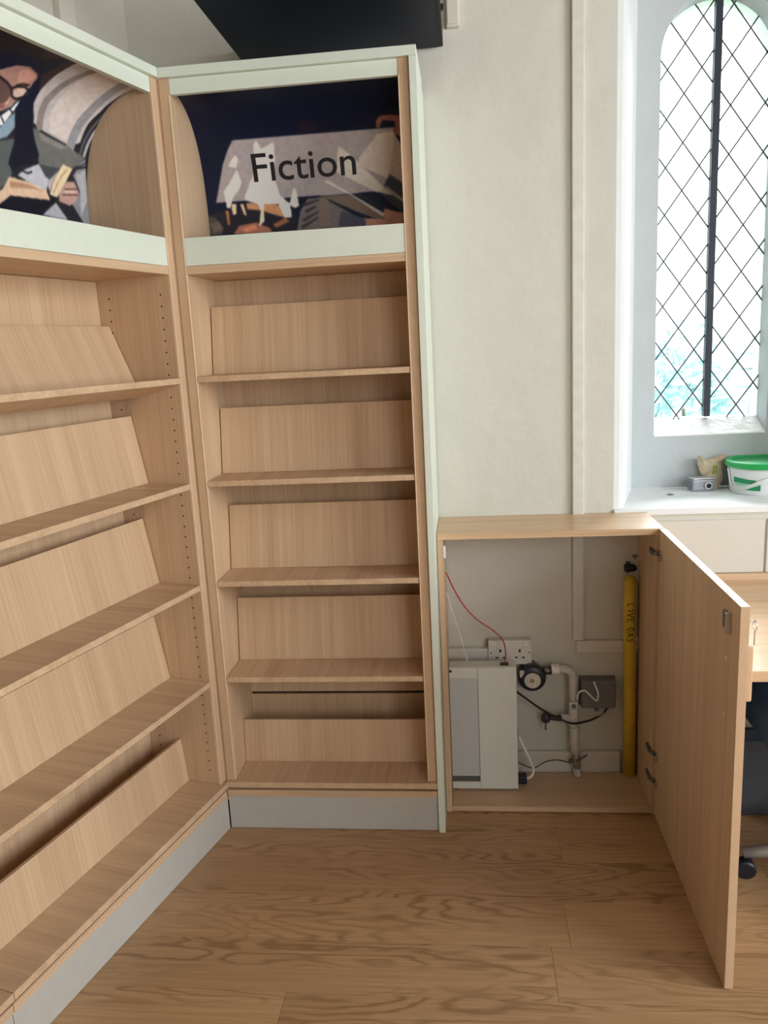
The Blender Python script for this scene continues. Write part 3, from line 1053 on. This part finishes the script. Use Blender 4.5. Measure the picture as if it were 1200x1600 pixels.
# door, opened square to the front
DX = CX1 - 0.010
door = bx('door', (DX + 0.0005, DX + 0.0205, CY - 0.716, CY - 0.0005, 0.007, 0.945), WV, cup, 0.001)
lk = bx('lock', (DX - 0.006, DX + 0.0003, -0.553, -0.518, 0.868, 0.908), plain('satin_nickel', (128, 116, 108), 0.4, 0.5), door, 0.001)
bx('lock_edge', (DX - 0.011, DX + 0.0003, -0.559, -0.5535, 0.862, 0.912), CHROME, door, 0.0006)
for zz in (0.80, 0.665):
    lathe_obj('screw', [(0.0045, 0.0), (0.0045, 0.0015), (0.002, 0.002)], (DX - 0.0015, -0.538, zz), WHITEP, door, 'x', 10)
bm = bmesh.new()
prism(bm, [(-0.585, 0.715), (-0.570, 0.715), (-0.570, 0.845), (-0.585, 0.845)], 'x', DX + 0.0207, DX + 0.042)
obj('handle', bm, plain('oak_edge_band', (205, 172, 139), 0.4, var=0.04), door, 0.006, segs=3)
bx('edge_band', (DX + 0.001, DX + 0.020, CY - 0.7175, CY - 0.7162, 0.0075, 0.9445), plain('oak_edge_band', (205, 172, 139), 0.4, var=0.04), door, 0.0003)


def hinge(z):
    h = bx('hinge', (CX1 - 0.026, CX1 - 0.0183, CY + 0.012, CY + 0.052, z - 0.008, z + 0.008), STEEL, cup, 0.0015)
    tube_obj('hinge_arm', [(CX1 - 0.022, CY + 0.02, z), (CX1 - 0.022, CY - 0.002, z + 0.003), (DX - 0.006, CY - 0.018, z + 0.003)], 0.0055, STEEL, h, 8)
    lathe_obj('hinge_cup', [(0.017, -0.004), (0.017, 0.0), (0.012, 0.001)], (DX - 0.0005, CY - 0.028, z), CHROME, h, 'x', 16)
    lathe_obj('hinge_screw', [(0.004, -0.0015), (0.004, 0.0)], (CX1 - 0.0262, CY + 0.04, z), CHROME, h, 'x', 8)


for zz in (0.868, 0.218, 0.125):
    hinge(zz)
settle(cup, (1.01, 0.22, 0))

k = thing('key', 'small silver key hanging from a ring on the cupboard door', 'key')
bm = bmesh.new()
pts = [(CX1 + 0.040, -0.561 + 0.011 * math.cos(a), 0.884 + 0.011 * math.sin(a)) for a in [i * 2 * PI / 20 for i in range(21)]]
tube(bm, pts, 0.0011, 6)
obj('key_ring', bm, CHROME, k)
bx('key_blade', (CX1 + 0.0385, CX1 + 0.0405, -0.564, -0.559, 0.838, 0.874), CHROME, k, 0.0003)
tube_obj('key_stem', [(DX + 0.0208, -0.561, 0.893), (CX1 + 0.042, -0.561, 0.894)], 0.002, CHROME, k)
settle(k, (DX + 0.0208, -0.561, 0.893))

# ================================================================== INSIDE THE CUPBOARD
t = thing('equipment_box', 'pale grey steel box standing at the left of the cupboard floor', 'box')
bm = bmesh.new()
box(bm, 0.692, 0.912, 0.206, 0.258, 0.030, 0.468)
obj('body', bm, BOXM, t, 0.002)
bx('door_stile', (0.786, 0.9125, 0.199, 0.2055, 0.028, 0.4665), BOXM, t, 0.0015)
bx('door_rail', (0.692, 0.7855, 0.199, 0.2055, 0.430, 0.4665), BOXM, t, 0.0015)
bx('door_rail', (0.692, 0.7855, 0.199, 0.2055, 0.028, 0.0535), BOXM, t, 0.0015)
bx('recessed_panel', (0.692, 0.785, 0.2035, 0.2057, 0.073, 0.4295), BOXD, t, 0.0005)
bx('vent_strip', (0.692, 0.785, 0.2028, 0.2057, 0.054, 0.0725), plain('vent_grey', (84, 86, 84), 0.7), t, 0.0004)
for x in (0.705, 0.90):
    lathe_obj('foot', [(0.009, 0.0), (0.007, 0.0088)], (x, 0.215, 0.0212), BLACK, t)
    lathe_obj('foot', [(0.009, 0.0), (0.007, 0.0088)], (x, 0.248, 0.0212), BLACK, t)
lathe_obj('knob', [(0.0035, -0.004), (0.0045, 0.0)], (0.697, 0.1985, 0.456), BLACK, t, 'y', 10)
bx('connector', (0.862, 0.888, 0.213, 0.232, 0.4682, 0.4735), plain('connector_black', (40, 20, 22), 0.5), t, 0.001)
bx('side_clip', (0.9127, 0.917, 0.24, 0.256, 0.19, 0.225), STEEL, t, 0.001)
settle(t, (0.80, 0.23, 0.0212))

tag(tube_obj('cable', [(0.694, 0.20, 0.795), (0.715, 0.23, 0.733), (0.748, 0.25, 0.665), (0.79, 0.262, 0.612), (0.842, 0.262, 0.573), (0.872, 0.245, 0.545), (0.880, 0.228, 0.512), (0.878, 0.222, 0.4737)], 0.0022, RED, smooth=8),
    'thin red cable curving down to the grey steel box', 'cable')
tag(tube_obj('cable', [(0.6935, 0.22, 0.72), (0.708, 0.225, 0.655), (0.735, 0.238, 0.555), (0.755, 0.245, 0.4684)], 0.0022, WHITEP, smooth=8),
    'thin white cable slanting down behind the red one', 'cable')

# twin socket
t = thing('wall_socket', 'white double power socket on the wall above the grey box', 'socket')
bx('back_box', (0.826, 0.970, YW - 0.032, YW - 0.0005, 0.434, 0.518), plain('back_box_plastic', (206, 200, 192), 0.5), t, 0.003)
fp = bx('faceplate', (0.825, 0.971, YW - 0.039, YW - 0.0322, 0.433, 0.519), plain('aged_white_plastic', (222, 218, 210), 0.4, var=0.04), t, 0.003)
yf = YW - 0.0392
for cx in (0.866, 0.931):
    bx('earth_slot', (cx - 0.003, cx + 0.003, yf - 0.0006, yf, 0.478, 0.488), SLOT, fp, 0)
    for dx in (-0.012, 0.012):
        bx('pin_slot', (cx + dx - 0.0045, cx + dx + 0.0045, yf - 0.0006, yf, 0.456, 0.461), SLOT, fp, 0)
    bx('rocker_switch', (cx - 0.006 + (0.02 if cx > 0.9 else -0.02), cx + 0.006 + (0.02 if cx > 0.9 else -0.02), yf - 0.003, yf, 0.499, 0.511), WHITEP, fp, 0.001)
for cx in (0.834, 0.962):
    lathe_obj('screw', [(0.003, -0.0008), (0.003, 0.0)], (cx, yf, 0.476), STEEL, fp, 'y', 10)
settle(t, (0.898, YW, 0.434))

# gas regulator
RY = YW - 0.055
t = thing('gas_regulator', 'black round gas regulator with a white centre label', 'regulator')
lathe_obj('body', [(0.030, 0.03), (0.043, 0.024), (0.047, 0.012), (0.047, -0.004), (0.042, -0.016), (0.032, -0.02)], (0.970, RY, 0.392), plain('blue_black_cast', (30, 36, 52), 0.4), t, 'y', 36)
lathe_obj('label_disc', [(0.027, -0.003), (0.027, 0.0)], (0.970, RY - 0.0202, 0.390), plain('pale_label', (208, 204, 192), 0.5, var=0.1, scale=90), t, 'y', 30)
lathe_obj('label_mark', [(0.008, -0.0006), (0.008, 0.0)], (0.968, RY - 0.0235, 0.390), plain('brass_mark', (150, 132, 100), 0.5), t, 'y', 14)
bx('label_tab', (0.928, 0.943, RY - 0.0185, RY - 0.0125, 0.400, 0.424), plain('pale_label', (208, 204, 192), 0.5), t, 0.001)
lathe_obj('flange', [(0.036, 0.0), (0.036, 0.02)], (0.966, RY + 0.031, 0.40), plain('grey_cast', (110, 110, 110), 0.5), t, 'y', 24)
tube_obj('outlet_nut', [(1.008, RY + 0.012, 0.412), (1.036, RY + 0.012, 0.414)], 0.016, STEEL, t, 6)
settle(t, (0.970, YW, 0.392))

PY = YW - 0.045
t = thing('gas_pipework', 'white taped gas pipe bending down to the cupboard floor', 'pipe')
tube_obj('bent_pipe', [(1.036, PY + 0.002, 0.417), (1.07, PY, 0.418), (1.095, PY, 0.412), (1.106, PY, 0.392), (1.108, PY, 0.35), (1.108, PY, 0.305)], 0.0145, PIPEW, t, 14, 6)
lathe_obj('collar', [(0.018, 0.0), (0.019, 0.006), (0.019, 0.02), (0.018, 0.026)], (1.036, PY + 0.001, 0.417), WHITEP, t, 'x', 16)
v = bx('gas_tap', (1.093, 1.123, PY - 0.018, PY + 0.012, 0.277, 0.304), plain('brass_white', (202, 198, 188), 0.4, 0.2), t, 0.003)
lathe_obj('tap_screw', [(0.007, -0.004), (0.008, 0.0)], (1.108, PY - 0.0182, 0.29), STEEL, v, 'y', 12)
tube_obj('tee', [(1.109, PY, 0.277), (1.11, PY, 0.255), (1.111, PY, 0.215), (1.112, PY, 0.205)], [0.015, 0.0175, 0.0175, 0.016], PIPEW, t, 14)
tube_obj('tee_branch', [(1.108, PY, 0.237), (1.075, PY, 0.237), (1.068, PY, 0.237)], [0.016, 0.0165, 0.0165], PIPEW, t, 14)
tube_obj('branch_valve', [(1.0675, PY, 0.237), (1.045, PY, 0.238), (1.02, PY, 0.240)], [0.011, 0.009, 0.008], plain('dark_valve', (52, 54, 62), 0.5), t, 10)
lathe_obj('valve_cap', [(0.014, -0.016), (0.016, 0.0), (0.012, 0.012)], (1.016, PY, 0.242), plain('dark_valve', (52, 54, 62), 0.5), t, 'z', 10)
bx('valve_lever', (1.012, 1.018, PY - 0.006, PY + 0.004, 0.195, 0.225), STEEL, t, 0.001)
tube_obj('straight_pipe', [(1.112, PY, 0.2045), (1.113, PY, 0.15), (1.118, PY, 0.105)], [0.0165, 0.0155, 0.015], PIPEW, t, 14)
s = tube_obj('stop_valve', [(1.118, PY, 0.1045), (1.119, PY, 0.085), (1.120, PY, 0.06), (1.121, PY, 0.05)], [0.011, 0.015, 0.014, 0.010], plain('worn_brass', (146, 140, 128), 0.45, 0.4), t, 12)
tube_obj('stop_lever', [(1.118, PY - 0.016, 0.088), (1.132, PY - 0.022, 0.098), (1.152, PY - 0.022, 0.112)], 0.0035, STEEL, s, 6)
tube_obj('drain_spur', [(1.106, PY, 0.078), (1.096, PY - 0.004, 0.080)], 0.008, STEEL, s, 8)
tube_obj('floor_pipe', [(1.121, PY, 0.0495), (1.122, PY, 0.0215)], 0.013, PIPEW, t, 12)
settle(t, (1.122, PY, 0.0215))

t = thing('junction_box', 'mid grey plastic box on the wall right of the gas pipe', 'box')
bm = bmesh.new()
box(bm, 1.136, 1.251, YW - 0.045, YW - 0.0005, 0.272, 0.372)
ob = obj('cover', bm, GREYB, t, 0.008, segs=3)
bx('base_lip', (1.133, 1.254, YW - 0.010, YW - 0.0003, 0.269, 0.375), plain('dark_grey_plastic', (92, 93, 96), 0.5), t, 0.002)
lathe_obj('gland', [(0.008, -0.014), (0.008, 0.0)], (1.19, YW - 0.025, 0.2718), GREYB, t, 'z', 12)
settle(t, (1.193, YW, 0.27))

tag(tube_obj('cable', [(0.9135, 0.25, 0.360), (0.945, 0.262, 0.33), (1.0, 0.268, 0.285), (1.05, 0.272, 0.255), (1.10, 0.272, 0.232), (1.16, 0.30, 0.228), (1.205, 0.315, 0.243), (1.228, 0.318, 0.269)], 0.0036, BLACK, smooth=8),
    'black cable running from the grey box behind the gas pipe', 'cable')
tag(tube_obj('cable', [(1.118, 0.272, 0.318), (1.122, 0.268, 0.345), (1.142, 0.266, 0.354), (1.162, 0.266, 0.335), (1.182, 0.266, 0.318), (1.186, 0.268, 0.345), (1.172, 0.27, 0.384)], 0.003, WHITEP, smooth=8),
    'white cable looped over the mid grey plastic box', 'cable')
tag(tube_obj('cable', [(1.128, 0.288, 0.262), (1.16, 0.292, 0.249), (1.20, 0.30, 0.250), (1.215, 0.31, 0.2685)], 0.002, plain('pale_grey_sheath', (170, 168, 164), 0.5), smooth=8),
    'pale grey wire sagging under the mid grey plastic box', 'cable')
tag(tube_obj('cable', [(0.9135, 0.24, 0.105), (0.94, 0.245, 0.088), (0.97, 0.25, 0.078), (1.01, 0.262, 0.094), (1.05, 0.268, 0.098), (1.09, 0.272, 0.086), (1.094, 0.274, 0.08)], 0.0024, plain('dark_grey_sheath', (84, 82, 80), 0.5), smooth=8),
    'dark grey wire along the skirting to the stop valve', 'cable')
t = thing('power_plug', 'black plug with a white lead at the foot of the grey steel box', 'plug')
bx('plug_body', (0.9135, 0.943, 0.215, 0.245, 0.036, 0.064), plain('plug_black', (22, 26, 40), 0.45), t, 0.003)
tube_obj('lead', [(0.9432, 0.23, 0.050), (0.958, 0.232, 0.056), (0.967, 0.236, 0.076), (0.962, 0.24, 0.098), (0.944, 0.242, 0.14), (0.9182, 0.245, 0.20)], 0.0048, WHITEP, t, 8, 8)
settle(t, (0.928, 0.23, 0.036))

# yellow gas pipe with its hand-written note
GX, GY = 1.294, YW - 0.032
t = thing('yellow_gas_pipe', 'upright yellow pipe marked LIVE GAS at the right of the cupboard', 'pipe')
tube_obj('pipe', [(GX + 0.006, GY, 0.0215), (GX + 0.004, GY, 0.3), (GX, GY, 0.6), (GX, GY, 0.715), (GX, GY, 0.728), (GX + 0.001, GY + 0.004, 0.737)], [0.0205, 0.0205, 0.0205, 0.0205, 0.018, 0.010], YEL, t, 20)
strokes = {
    'L': [[(0, 1), (0.05, 0), (0.62, 0.06)]],
    'I': [[(0.3, 1), (0.34, 0)]],
    'V': [[(0, 1), (0.35, 0), (0.75, 1)]],
    'E': [[(0.65, 1), (0, 0.95), (0.05, 0), (0.7, 0.02)], [(0.03, 0.5), (0.5, 0.52)]],
    'G': [[(0.65, 0.9), (0.3, 1), (0, 0.5), (0.3, 0), (0.65, 0.15), (0.65, 0.45), (0.4, 0.45)]],
    'A': [[(0, 0), (0.35, 1), (0.7, 0)], [(0.15, 0.4), (0.55, 0.4)]],
    'S': [[(0.65, 0.92), (0.3, 1), (0.05, 0.78), (0.55, 0.4), (0.5, 0.08), (0.05, 0.05)]],
}
zc = 0.648
bm = bmesh.new()
for ch, adv in (('L', 0.019), ('I', 0.014), ('V', 0.020), ('E', 0.030), ('G', 0.019), ('A', 0.019), ('S', 0.018)):
    for st in strokes[ch]:
        pts = []
        for (px0, py0), (px1, py1) in zip(st[:-1], st[1:]):
            for q in range(5):
                f = q / 5
                pts.append((px0 + (px1 - px0) * f, py0 + (py1 - py0) * f))
        pts.append(st[-1])
        P = []
        for u, vv in pts:
            ang = -0.12 + (vv - 0.5) * 1.05          # letters lie on their side, tops to the right
            P.append((GX + 0.0208 * math.sin(ang + 0.15), GY - 0.0208 * math.cos(ang + 0.15), zc - u * 0.0175))
        tube(bm, P, 0.0013, 5)
    zc -= adv
obj('handwriting', bm, BLACK, t)
settle(t, (GX + 0.006, GY, 0.0215))

t = thing('conduit', 'thin white conduit clipped to the wall behind the yellow pipe', 'conduit')
tube_obj('tube', [(1.317, YW - 0.012, 0.022), (1.317, YW - 0.012, 0.70)], 0.0075, WHITEP, t, 10)
for zz in (0.515, 0.485):
    bx('clip', (1.311, 1.3262, YW - 0.024, YW - 0.0005, zz - 0.008, zz + 0.008), WHITEP, t, 0.002)
settle(t, (1.317, YW - 0.012, 0.022))
t = thing('pipe_stub', 'dark capped pipe end on the wall above the yellow pipe', 'pipe')
tube_obj('stub', [(1.280, YW - 0.012, 0.760), (1.30, YW - 0.014, 0.760), (1.3135, YW - 0.014, 0.758), (1.319, YW - 0.014, 0.757)], [0.0115, 0.0125, 0.0105, 0.004], plain('stub_black', (20, 22, 34), 0.6), t, 12)
bx('bracket', (1.286, 1.30, YW - 0.004, YW - 0.0002, 0.74, 0.78), STEEL, t, 0.001)
settle(t, (1.30, YW, 0.76))
t = thing('wall_hook', 'small steel hook on the wall near the upper door hinge', 'hook')
bx('plate', (1.306, 1.3255, YW - 0.003, YW - 0.0003, 0.793, 0.799), STEEL, t, 0.0005)
tube_obj('hook', [(1.314, YW - 0.003, 0.787), (1.314, YW - 0.014, 0.790), (1.314, YW - 0.014, 0.806)], 0.002, STEEL, t, 6)
settle(t, (1.314, YW, 0.79))

# ================================================================== WINDOW SILL
SZ = 0.957
t = thing('plastic_tub', 'white tub with a green lid and green label on the window sill', 'tub')
TX, TY = 1.80, 0.585
lathe_obj('body', [(0.105, 0.0), (0.109, 0.004), (0.118, 0.086), (0.116, 0.09)], (TX, TY, SZ), plain('white_tub', (226, 230, 232), 0.35), t, 'z', 48)
lid = lathe_obj('lid', [(0.120, 0.0), (0.127, 0.003), (0.127, 0.017), (0.123, 0.021), (0.112, 0.021), (0.110, 0.015)], (TX, TY, SZ + 0.0905), GREENP, t, 'z', 48)


def on_tub(u, h, r=0.0006):
    rad = 0.109 + (0.118 - 0.109) * (h - 0.004) / 0.082 + r
    a = -PI / 2 + u
    return (TX + rad * math.cos(a), TY + rad * math.sin(a), SZ + h)


def tub_patch(poly_uh, name, mat):
    (u0, u1, h0a, h1a, h0b, h1b) = poly_uh
    bm = bmesh.new()
    n = 10
    rows = []
    for i in range(n + 1):
        f = i / n
        u = u0 + (u1 - u0) * f
        rows.append([bm.verts.new(on_tub(u, h0a + (h0b - h0a) * f)), bm.verts.new(on_tub(u, h1a + (h1b - h1a) * f)),
                     bm.verts.new(on_tub(u, h1a + (h1b - h1a) * f, 0.0)), bm.verts.new(on_tub(u, h0a + (h0b - h0a) * f, 0.0))])
    for i in range(n):
        for q in range(4):
            bm.faces.new([rows[i][q], rows[i][(q + 1) % 4], rows[i + 1][(q + 1) % 4], rows[i + 1][q]])
    bm.faces.new(rows[0])
    bm.faces.new(rows[-1][::-1])
    obj(name, bm, mat, t)


DGREEN = plain('label_green', (20, 140, 88), 0.4)
tub_patch((-1.30, -0.55, 0.040, 0.060, 0.040, 0.054), 'label', DGREEN)
tub_patch((-1.25, -0.82, 0.030, 0.042, 0.034, 0.0405), 'label', plain('label_pale_green', (150, 210, 180), 0.4))
tub_patch((-0.85, -0.42, 0.018, 0.0195, 0.018, 0.040), 'label', DGREEN)
bm = bmesh.new()
hp = [on_tub(u, h, 0.004) for u, h in ((-1.55, 0.085), (-1.48, 0.045), (-1.35, 0.022), (-1.1, 0.018), (-0.8, 0.03), (-0.4, 0.055), (0.0, 0.070), (0.5, 0.062), (1.0, 0.03), (1.4, 0.05), (1.6, 0.085))]
tube(bm, hp, 0.0032, 8, 6)
obj('handle', bm, WHITEP, t, smooth=True)
settle(t, (TX, TY, SZ))

t = thing('small_device', 'small grey metal device with a round dark lens on the window sill', 'device', (1.604, 0.63, SZ), 0.16)
bm = bmesh.new()
box(bm, -0.042, 0.042, -0.022, 0.028, 0.0, 0.042)
obj('body', bm, plain('grey_device', (150, 154, 162), 0.4, 0.3), t, 0.006)
bx('top_plate', (-0.040, 0.040, -0.02, 0.026, 0.0422, 0.047), plain('pale_device_top', (206, 210, 214), 0.35, 0.2), t, 0.002)
ln = lathe_obj('lens_ring', [(0.012, -0.008), (0.014, -0.006), (0.014, 0.0)], (0.012, -0.0222, 0.020), plain('grey_white_ring', (196, 198, 202), 0.3), t, 'y', 22)
lathe_obj('lens', [(0.0085, -0.0015), (0.0085, 0.0)], (0.012, -0.0304, 0.020), plain('lens_black', (14, 16, 22), 0.15), ln, 'y', 18)
bx('side_grip', (-0.0445, -0.0422, -0.015, 0.02, 0.008, 0.036), GREYB, t, 0.0008)

# crumpled beige bag between the device and the tub
t = thing('paper_bag', 'crumpled beige bag between the grey device and the white tub', 'bag')
bm = bmesh.new()
rb = random.Random(12)
rings = []
NS = 16
for i in range(9):
    f = i / 8
    ring = []
    for kk in range(NS):
        a = 2 * PI * kk / NS
        w = 0.020 + 0.030 * f + 0.006 * math.sin(3 * a + i)
        d = 0.016 + 0.012 * f
        jx, jz = rb.uniform(-0.003, 0.003), rb.uniform(-0.004, 0.004) if i else 0
        zz = 0.110 * f + (0.012 * math.sin(2 * a + 1) + jz if i == 8 else (jz * 0.5 if i else 0))
        ring.append(bm.verts.new((1.655 - 0.012 * f + w * math.cos(a) + jx, 0.666 + d * math.sin(a) + jx * 0.6, SZ + 0.0008 + zz)))
    rings.append(ring)
for i in range(8):
    for kk in range(NS):
        bm.faces.new([rings[i][kk], rings[i][(kk + 1) % NS], rings[i + 1][(kk + 1) % NS], rings[i + 1][kk]])
bm.faces.new(rings[0][::-1])
inner = [bm.verts.new(v.co * 0.85 + Vector((1.643, 0.666, SZ + 0.06)) * 0.15) for v in rings[-1]]
for kk in range(NS):
    bm.faces.new([rings[-1][kk], rings[-1][(kk + 1) % NS], inner[(kk + 1) % NS], inner[kk]])
bm.faces.new(inner)
obj('bag_body', bm, plain('beige_paper', (206, 190, 160), 0.7, var=0.16, scale=40), t)
bx('bag_mark', (1.644, 1.659, 0.6385, 0.6425, SZ + 0.055, SZ + 0.085), plain('olive_print', (150, 160, 70), 0.7), t, 0.001)
settle(t, (1.655, 0.666, SZ + 0.0008))
tag(lathe_obj('coin', [(0.011, 0.0), (0.011, 0.002)], (1.478, 0.56, SZ + 0.0002), plain('dull_violet', (112, 104, 120), 0.5), None, 'z', 18),
    'small dark disc lying alone on the white window sill', 'disc')

# ================================================================== DESK AND CHAIR BEYOND THE DOOR
t = thing('desk', 'oak topped desk under the window, behind the cupboard door', 'desk')
DZ = 0.712
bx('worktop', (1.395, 3.1, -0.410, YW - 0.02, DZ - 0.028, DZ), wood('oak_desk', 'x', (200, 164, 126), (224, 190, 152), 0.3), t, 0.002)
bx('upstand', (1.395, 3.1, YW - 0.0195, YW - 0.001, DZ - 0.028, DZ + 0.022), WX, t, 0.0015)
for x in (1.41, 3.04):
    bx('leg', (x, x + 0.045, -0.26, -0.215, 0.0, DZ - 0.0285), plain('desk_leg_grey', (80, 84, 90), 0.5), t, 0.003)
    bx('leg', (x, x + 0.045, 0.20, 0.245, 0.0, DZ - 0.0285), plain('desk_leg_grey', (80, 84, 90), 0.5), t, 0.003)
bx('back_panel', (1.456, 3.04, 0.255, 0.273, 0.25, DZ - 0.0285), plain('modesty_grey', (92, 98, 104), 0.6), t, 0.002)
settle(t, (2.25, -0.03, 0))

t = thing('storage_crate', 'dark crate with a navy lid on the floor under the desk', 'crate')
bx('crate_body', (1.50, 1.90, 0.10, 0.24, 0.001, 0.26), plain('charcoal_crate', (66, 68, 74), 0.6), t, 0.006)
bx('lid', (1.492, 1.908, 0.092, 0.248, 0.2605, 0.30), plain('navy_plastic', (30, 50, 76), 0.45), t, 0.005)
bx('paper_stack', (1.52, 1.86, 0.11, 0.23, 0.3005, 0.335), plain('pale_paper', (196, 198, 200), 0.7), t, 0.002)
settle(t, (1.70, 0.17, 0.001))

CHX, CHY = 1.785, -0.23
t = thing('office_chair', 'navy office chair with a silver star base under the desk', 'chair', (CHX, CHY, 0), 0.0)
bm = bmesh.new()
box(bm, -0.285, 0.285, -0.26, 0.22, 0.465, 0.575)
obj('seat', bm, NAVY, t, 0.045, segs=5)
bm = bmesh.new()
prism(bm, [(-0.26, 0.4645), (0.26, 0.4645), (0.17, 0.40), (-0.17, 0.40)], 'y', -0.22, 0.19)
bm.transform(Matrix.Identity(4))
obj('seat_pan', bm, plain('chair_grey', (110, 114, 120), 0.5), t, 0.004)
lathe_obj('column', [(0.03, 0.06), (0.03, 0.28), (0.02, 0.285), (0.02, 0.3995)], (0, 0, 0), BLACK, t, 'z', 18)
bm = bmesh.new()
prism(bm, [(-0.295, 0.53), (-0.265, 0.53), (-0.275, 0.67), (-0.30, 0.67)], 'x', -0.19, 0.19)
obj('backrest', bm, NAVY, t, 0.009, segs=3)
SIL = plain('silver_base', (176, 178, 180), 0.4, 0.4)
for i in range(5):
    a = PI - 0.13 + i * 2 * PI / 5
    c, s_ = math.cos(a), math.sin(a)
    tube_obj('base_leg', [(c * 0.025, s_ * 0.025, 0.105), (c * 0.15, s_ * 0.15, 0.098), (c * 0.275, s_ * 0.275, 0.075)], [0.026, 0.022, 0.015], SIL, t, 10)
    bm = bmesh.new()
    ax = Vector((-s_, c, 0))
    cen = Vector((c * 0.267, s_ * 0.267, 0.0275))
    tube(bm, [cen - ax * 0.018, cen - ax * 0.014, cen + ax * 0.014, cen + ax * 0.018], [0.022, 0.027, 0.027, 0.022], 20)
    obj('castor', bm, plain('castor_navy_black', (20, 26, 38), 0.4), t)
